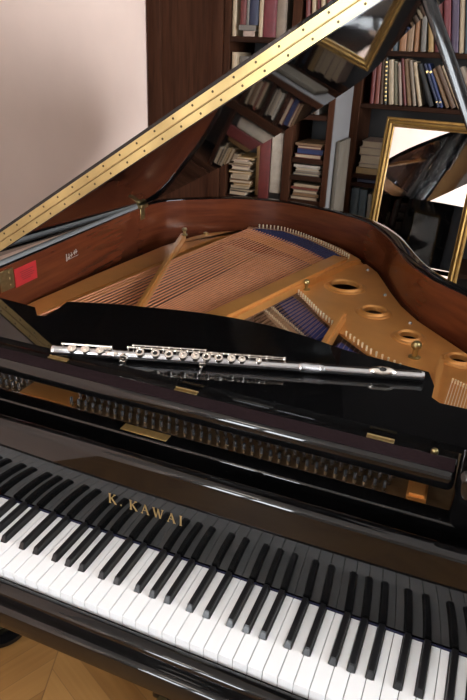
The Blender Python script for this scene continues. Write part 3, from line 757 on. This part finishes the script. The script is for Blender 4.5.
def row(items, x, y, z, d, where, group):
    pt, ph = 0.0, 0.0
    for k, it in enumerate(items):
        w_, h, col, lean = it[:4]; gap = it[4] if len(it) > 4 else 0; opt = it[5] if len(it) > 5 else {}
        tn = math.tan(R(lean)); x += gap + max(0.0, tn - pt) * min(h, ph or 0) + (.0004 if k else 0); pt, ph = tn, h
        book(x, y + .006 + .004 * (k % 3), z + .0006, w_, h, d, col, '%s book, %s from the left %s' % (WORD(col), ORD[k], where), lean, group, **opt)
        x += w_ / math.cos(R(lean)) + .0012
    return x
bands = {'band': [(.12, .14), (.80, .84)]}
dots = {'band': [(.08 + .09 * k, .11 + .09 * k) for k in range(10)]}
# right bookcase, middle shelf (the leaning row above the mirror)
mid = [(0.0182, .19, 'dark_red', 2, .042), (0.0198, .20, 'brick_red', 3, 0), (0.0152, .205, 'brown', 4, 0), (0.0106, .203, 'black', 6, 0, dots), (0.0228, .195, 'cream', 8, 0), (0.0167, .19, 'grey_green', 9, 0), (0.0137, .185, 'pink_grey', 10, 0), (0.0114, .205, 'dark_red', 12, 0), (0.0198, .203, 'tan', 13, 0), (0.0152, .20, 'beige', 14, 0), (0.0152, .195, 'cream', 16, 0),
       (0.0228, .195, 'black', 24, 0), (0.0122, .203, 'navy', 27, 0, bands), (0.0122, .203, 'blue', 27, 0, bands), (0.0167, .185, 'tan', 29, 0), (0.0198, .20, 'brown', 30, 0), (0.0137, .205, 'cream', 31, 0), (0.0228, .21, 'brown', 31, 0), (0.0198, .19, 'navy', 32, 0), (0.0228, .20, 'beige', 32, 0)]
row(mid, -.25, RY0, Z(.590), .15, 'in the leaning row above the gilt mirror', 'leaning books above the mirror')
# upper shelf
up_l = [(.030, .15, 'brown', 2, .055), (.026, .145, 'tan', 3, .002), (.024, .17, 'slate', 3, .0), (.030, .185, 'orange_tan', 3, .004), (.028, .185, 'tan', 3, .0), (.020, .18, 'orange_tan', 4, .001), (.022, .16, 'grey', 6, .004), (.022, .165, 'ochre', 9, .002),
        (.034, .26, 'dark_red', 9, .004), (.030, .27, 'crimson', 9, .002), (.030, .26, 'violet', 9, .002), (.022, .25, 'cream', 9, .002), (.034, .25, 'slate', 9, .002), (.028, .255, 'navy', 9, .002), (.030, .24, 'brown', 9, .002, bands), (.03, .25, 'black', 9, .002)]
row(up_l, -.25, RY0, Z(.822), .15, 'on the upper shelf behind the lid prop', 'books on the upper shelf')
# stack of pale volumes left of the mirror
zz = Z(.258)
for k, (h, col, w_, lb_) in enumerate([(.030, 'ochre', .145, 'ochre volume at the bottom of the pale stack left of the mirror'), (.020, 'beige', .142, 'beige volume second from the bottom of the pale stack left of the mirror'), (.040, 'pale_pink', .138, 'thick pale pink volume in the middle of the stack left of the mirror'), (.036, 'pink_grey', .142, 'pinkish grey volume second from the top of the stack left of the mirror'), (.030, 'pale_pink', .128, 'pale pink volume on top of the stack left of the mirror')]):
    book(-.158 + .004 * ((k * 7) % 3 - 1), RY0 + .012 + .005 * (k % 2), zz + .0005, w_, h, .19, col, lb_, lying=True, pagesfront=(k != 0), group='stack of pale volumes'); zz += h + .0006
book(-.150, RY0 + .02, Z(.215) + .0004, .15, .016, .19, 'navy', 'dark blue book lying alone on the narrow shelf left of the mirror', lying=True)
low = [(.040, .155, 'slate', 0, .006), (.038, .150, 'slate', 0, .0), (.020, .13, 'white', 2, .004), (.018, .14, 'yellow', 3, .002), (.024, .15, 'ochre', 3, .002), (.03, .15, 'brown', 3, .002)]
rb2 = Z(.215) - .40
MB().box(-.250, -.06, RY0 + .006, RY1, Z(.03) - .022, Z(.03), .002, 1).build('shelf', DWOOD2, right, shift=rsh)
row(low, -.25, RY0, Z(.03), .16, 'on the low shelf left of the mirror', 'upright books left of the mirror')
# left bookcase, upper shelf
MBY = LY0 + .012
x = -.752
book(-.752, MBY, Z(.853) + .0005, .018, .30, .17, 'cream', 'tall cream book beside the cupboard door on the upper shelf', group='books on the cupboard bookcase')
book(-.672, MBY, Z(.853) + .0005, .052, .022, .17, 'pale_pink', 'small pale pink book lying at the bottom under the red and navy volumes', lying=True, group='books on the cupboard bookcase')
book(-.678, MBY - .006, Z(.853) + .0235, .078, .021, .17, 'grey', 'grey book lying flat directly under the red and navy volumes', lying=True, group='books on the cupboard bookcase')
zt = Z(.853) + .0455
book(-.716, MBY, zt, .028, .27, .16, 'dark_red', 'dark red book standing on the grey book, next to tall cream one', group='books on the cupboard bookcase')
book(-.687, MBY, zt, .012, .28, .16, 'grey', 'thin grey book squeezed between dark red and navy volumes', group='books on the cupboard bookcase')
book(-.674, MBY, zt, .040, .27, .16, 'navy', 'navy book standing on top of the grey lying book', group='books on the cupboard bookcase')
book(-.630, MBY, Z(.853) + .0005, .018, .30, .16, 'cream', 'cream book standing between navy volume and broad crimson one', group='books on the cupboard bookcase')
book(-.610, MBY, Z(.853) + .0005, .058, .30, .16, 'crimson', 'broad crimson book on the upper shelf of the cupboard bookcase', group='books on the cupboard bookcase')
book(-.551, MBY, Z(.853) + .0005, .044, .29, .16, 'beige', 'broad beige book right of crimson one on the upper shelf', group='books on the cupboard bookcase')
row([(.018, .24, 'dark_red', 3, .018), (.016, .25, 'cream', 4, .003), (.014, .24, 'crimson', 5, .002), (.016, .25, 'cream', 5, .002), (.020, .26, 'dark_red', 4, .002)], -.438, LY0, Z(.853), .16, 'in the narrow bay just above the raised lid', 'books in the narrow bay')
# left bookcase, second row (mostly hidden by the lid, seen reflected in it)
book(-.748, MBY, Z(.52) + .0005, .022, .27, .18, 'cream', 'cream folder standing under the upper shelf beside the cupboard door', group='second row of the cupboard bookcase')
book(-.722, MBY + .03, Z(.52) + .0005, .060, .255, .16, 'grey', 'broad grey folder right of the cream one under the upper shelf', group='second row of the cupboard bookcase')
row([(.036, .24, 'ochre', 0, 0), (.03, .22, 'brown', 0, .002), (.035, .25, 'grey', 0, .002), (.03, .23, 'tan', 3, .002)], -.655, LY0, Z(.52), .16, 'behind the gold hinge in the second row', 'second row of the cupboard bookcase')
row([(.02, .15, 'tan', 4, .016), (.018, .16, 'beige', 4, .002), (.022, .15, 'brown', 4, .002), (.02, .16, 'grey', 4, .002)], -.438, LY0, Z(.56), .16, 'in the narrow bay hidden behind the lid', 'books behind the lid')
# left bookcase, third row: papers, yellow sheet, red folder, white binder
zz = Z(.175); pal = ['tan', 'cream', 'beige', 'pink_grey', 'cream', 'yellow', 'brown', 'black', 'ochre', 'cream', 'grey', 'tan', 'pale_pink', 'beige']
seq_h = [.020, .006, .018, .010, .014, .022, .008, .010, .007, .016, .008, .012, .009, .010]
order = ['black', 'cream', 'black', 'ochre', 'tan', 'brown', 'cream', 'ochre', 'beige', 'pink_grey', 'tan', 'cream', 'pale_pink', 'ochre']
for k, (h, col) in enumerate(zip(seq_h, order)):
    wdt = .098 + .012 * ((k * 5) % 3 - 1)
    book(-.686 + .005 * ((k * 3) % 5 - 2), MBY - .004 + .009 * ((k * 7) % 3), zz + .0004, wdt, h, .16, col, '%s sheaf, %s from the bottom of the paper pile beside the red folder' % (WORD(col), ORD[k]), lying=True, pagesfront=True, turn=((k * 37) % 5 - 2) * 1.3, group='untidy pile of papers', cat='papers', name='paper_sheaf'); zz += h + .0005
book(-.628, MBY + .05, Z(.175) + .0005, .030, .255, .16, 'ochre', 'tall ochre folder between the paper pile and the red folder', group='folders beside the paper pile', cat='folder', name='folder')
book(-.594, MBY, Z(.175) + .0005, .052, .285, .16, 'dark_red', 'broad red folder standing right of the paper pile', group='folders beside the paper pile', cat='folder', name='folder')
book(-.538, MBY, Z(.175) + .032, .052, .265, .16, 'white', 'white binder standing right of the red folder', group='folders beside the paper pile', cat='folder', name='folder')
book(-.511, MBY + .004, Z(.175) + .0005, .054, .030, .16, 'black', 'black box lying flat under the white binder', lying=True, group='folders beside the paper pile', cat='box', name='box')
# the slips standing in front of the upright
# narrow bay
def pile(x, z, items, wd, where, group):
    for k, (h, col) in enumerate(items):
        book(x + .004 * ((k * 5) % 3 - 1), MBY + .004 * (k % 2), z + .0004, wd - .006 * (k % 3), h, .17, col, '%s book, %s from the bottom %s' % (WORD(col), ORD[k], where), lying=True, pagesfront=(k % 2 == 0), turn=((k * 3) % 3 - 1) * 1.5, group=group); z += h + .0005
pile(-.362, Z(.375), [(.018, 'dark_red'), (.022, 'blue'), (.012, 'brick_red'), (.010, 'tan')], .125, 'of the upper pile in the narrow bay', 'upper pile in the narrow bay')
pile(-.362, Z(.30), [(.010, 'grey'), (.010, 'beige'), (.012, 'white'), (.012, 'white')], .125, 'of the middle pile in the narrow bay', 'middle pile in the narrow bay')
pile(-.365, Z(.19), [(.016, 'brown'), (.014, 'tan'), (.014, 'beige'), (.012, 'brick_red'), (.012, 'cream')], .13, 'of the lower pile in the narrow bay', 'lower pile in the narrow bay')
# board leaning in the gap between the bookcases
MB().box(-.2618, -.2585, LY0 + .002, LY1, .002, 2.698).build('end_panel', GREYPL, left, shift=lsh, label='pale grey painted end panel')
b = MB(); b.box(-.010, .010, 0, .20, 0, 1.185, .004, 2); o = b.build('board', BOARD, loc=(-.238, 2.115, 0)); o.rotation_euler = (R(0), R(-.4), 0)
tag(o, 'tall grey-brown board leaning against the pale end of the cupboard bookcase', 'board')

# ================================================================== THE GILT MIRROR
TL = at(387.5, 117.5, 2.43); lean, yaw = R(8.8), R(-8.0)
MN = Matrix.Rotation(yaw, 3, 'Z') @ Vector((0, -math.cos(lean), math.sin(lean))); MX = Matrix.Rotation(yaw, 3, 'Z') @ Vector((1, 0, 0))
dn = MX.cross(MN); dn = -dn if dn.z > 0 else dn; Hm = TL.z / -dn.z - .004; Wm = .470
bl = TL + dn * Hm
mir = empty('framed_mirror', 'gilt framed mirror leaning behind the piano against the bookcase', 'mirror', loc=(bl.x + Wm / 2, bl.y, 0))
MM = Matrix((MX, -dn, MN)).transposed().to_4x4(); MM.translation = bl + Vector((0, 0, .004)) - Vector(mir.location)
loop = [(0, 0), (Wm, 0), (Wm, Hm), (0, Hm)]
def frame_ring(prof, name, m_, par): 
    b = MB(); b.sweep([Vector(p) for p in loop], prof, closed=True); b.bm.transform(MM); return b.build(name, m_, par, ang=25)
fr = frame_ring([(0, -.016), (0, .006), (.004, .011), (.010, .012), (.013, .008), (.016, .008), (.019, .014), (.024, .017), (.029, .014), (.031, .008), (.036, .006), (.039, .008), (.042, .004), (.042, -.016)], 'frame', GILT, mir)
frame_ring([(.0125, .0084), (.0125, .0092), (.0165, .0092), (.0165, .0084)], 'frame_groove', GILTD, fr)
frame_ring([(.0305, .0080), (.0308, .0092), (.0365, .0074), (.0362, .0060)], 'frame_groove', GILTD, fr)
b = MB(); b.box(.038, Wm - .038, .038, Hm - .038, -.004, .0); b.bm.transform(MM); b.build('mirror_glass', GLASSM, mir)

# ================================================================== unseen pendant lamp, added to light the wall and piano
lamp = empty('added_pendant_lamp', 'unseen white glass pendant lamp added in front of the piano for its light', 'lamp', loc=(-.25, -.95, ZC))
LAMPM = mat('opal_glass', (.8, .78, .74), .3, emit=((1.0, .92, .82), 16.0))
b = MB(); b.lathe([(0, -.13)] + [(.13 * math.sin(PI * k / 16), -.13 * math.cos(PI * k / 16)) for k in range(1, 16)] + [(0, .13)], (0, 0, -.42), seg=28); b.build('globe', LAMPM, lamp)
MB().tube([(0, 0, 0), (0, 0, -.30)], .004, 8).build('cord', RUBBER, lamp)
MB().lathe([(0, 0), (.05, 0), (.045, -.02), (.01, -.03), (0, -.03)], (0, 0, 0), seg=24).build('canopy', BRASSD, lamp)

# ================================================================== colour management
vs_ = C.view_settings
C.display_settings.display_device = 'sRGB'
vs_.view_transform = 'Standard'; vs_.look = 'None'; vs_.exposure = 0.20; vs_.gamma = 1.0; vs_.use_curve_mapping = False
C.cycles.max_bounces = 10; C.cycles.glossy_bounces = 6; C.cycles.diffuse_bounces = 5; C.cycles.transparent_max_bounces = 8
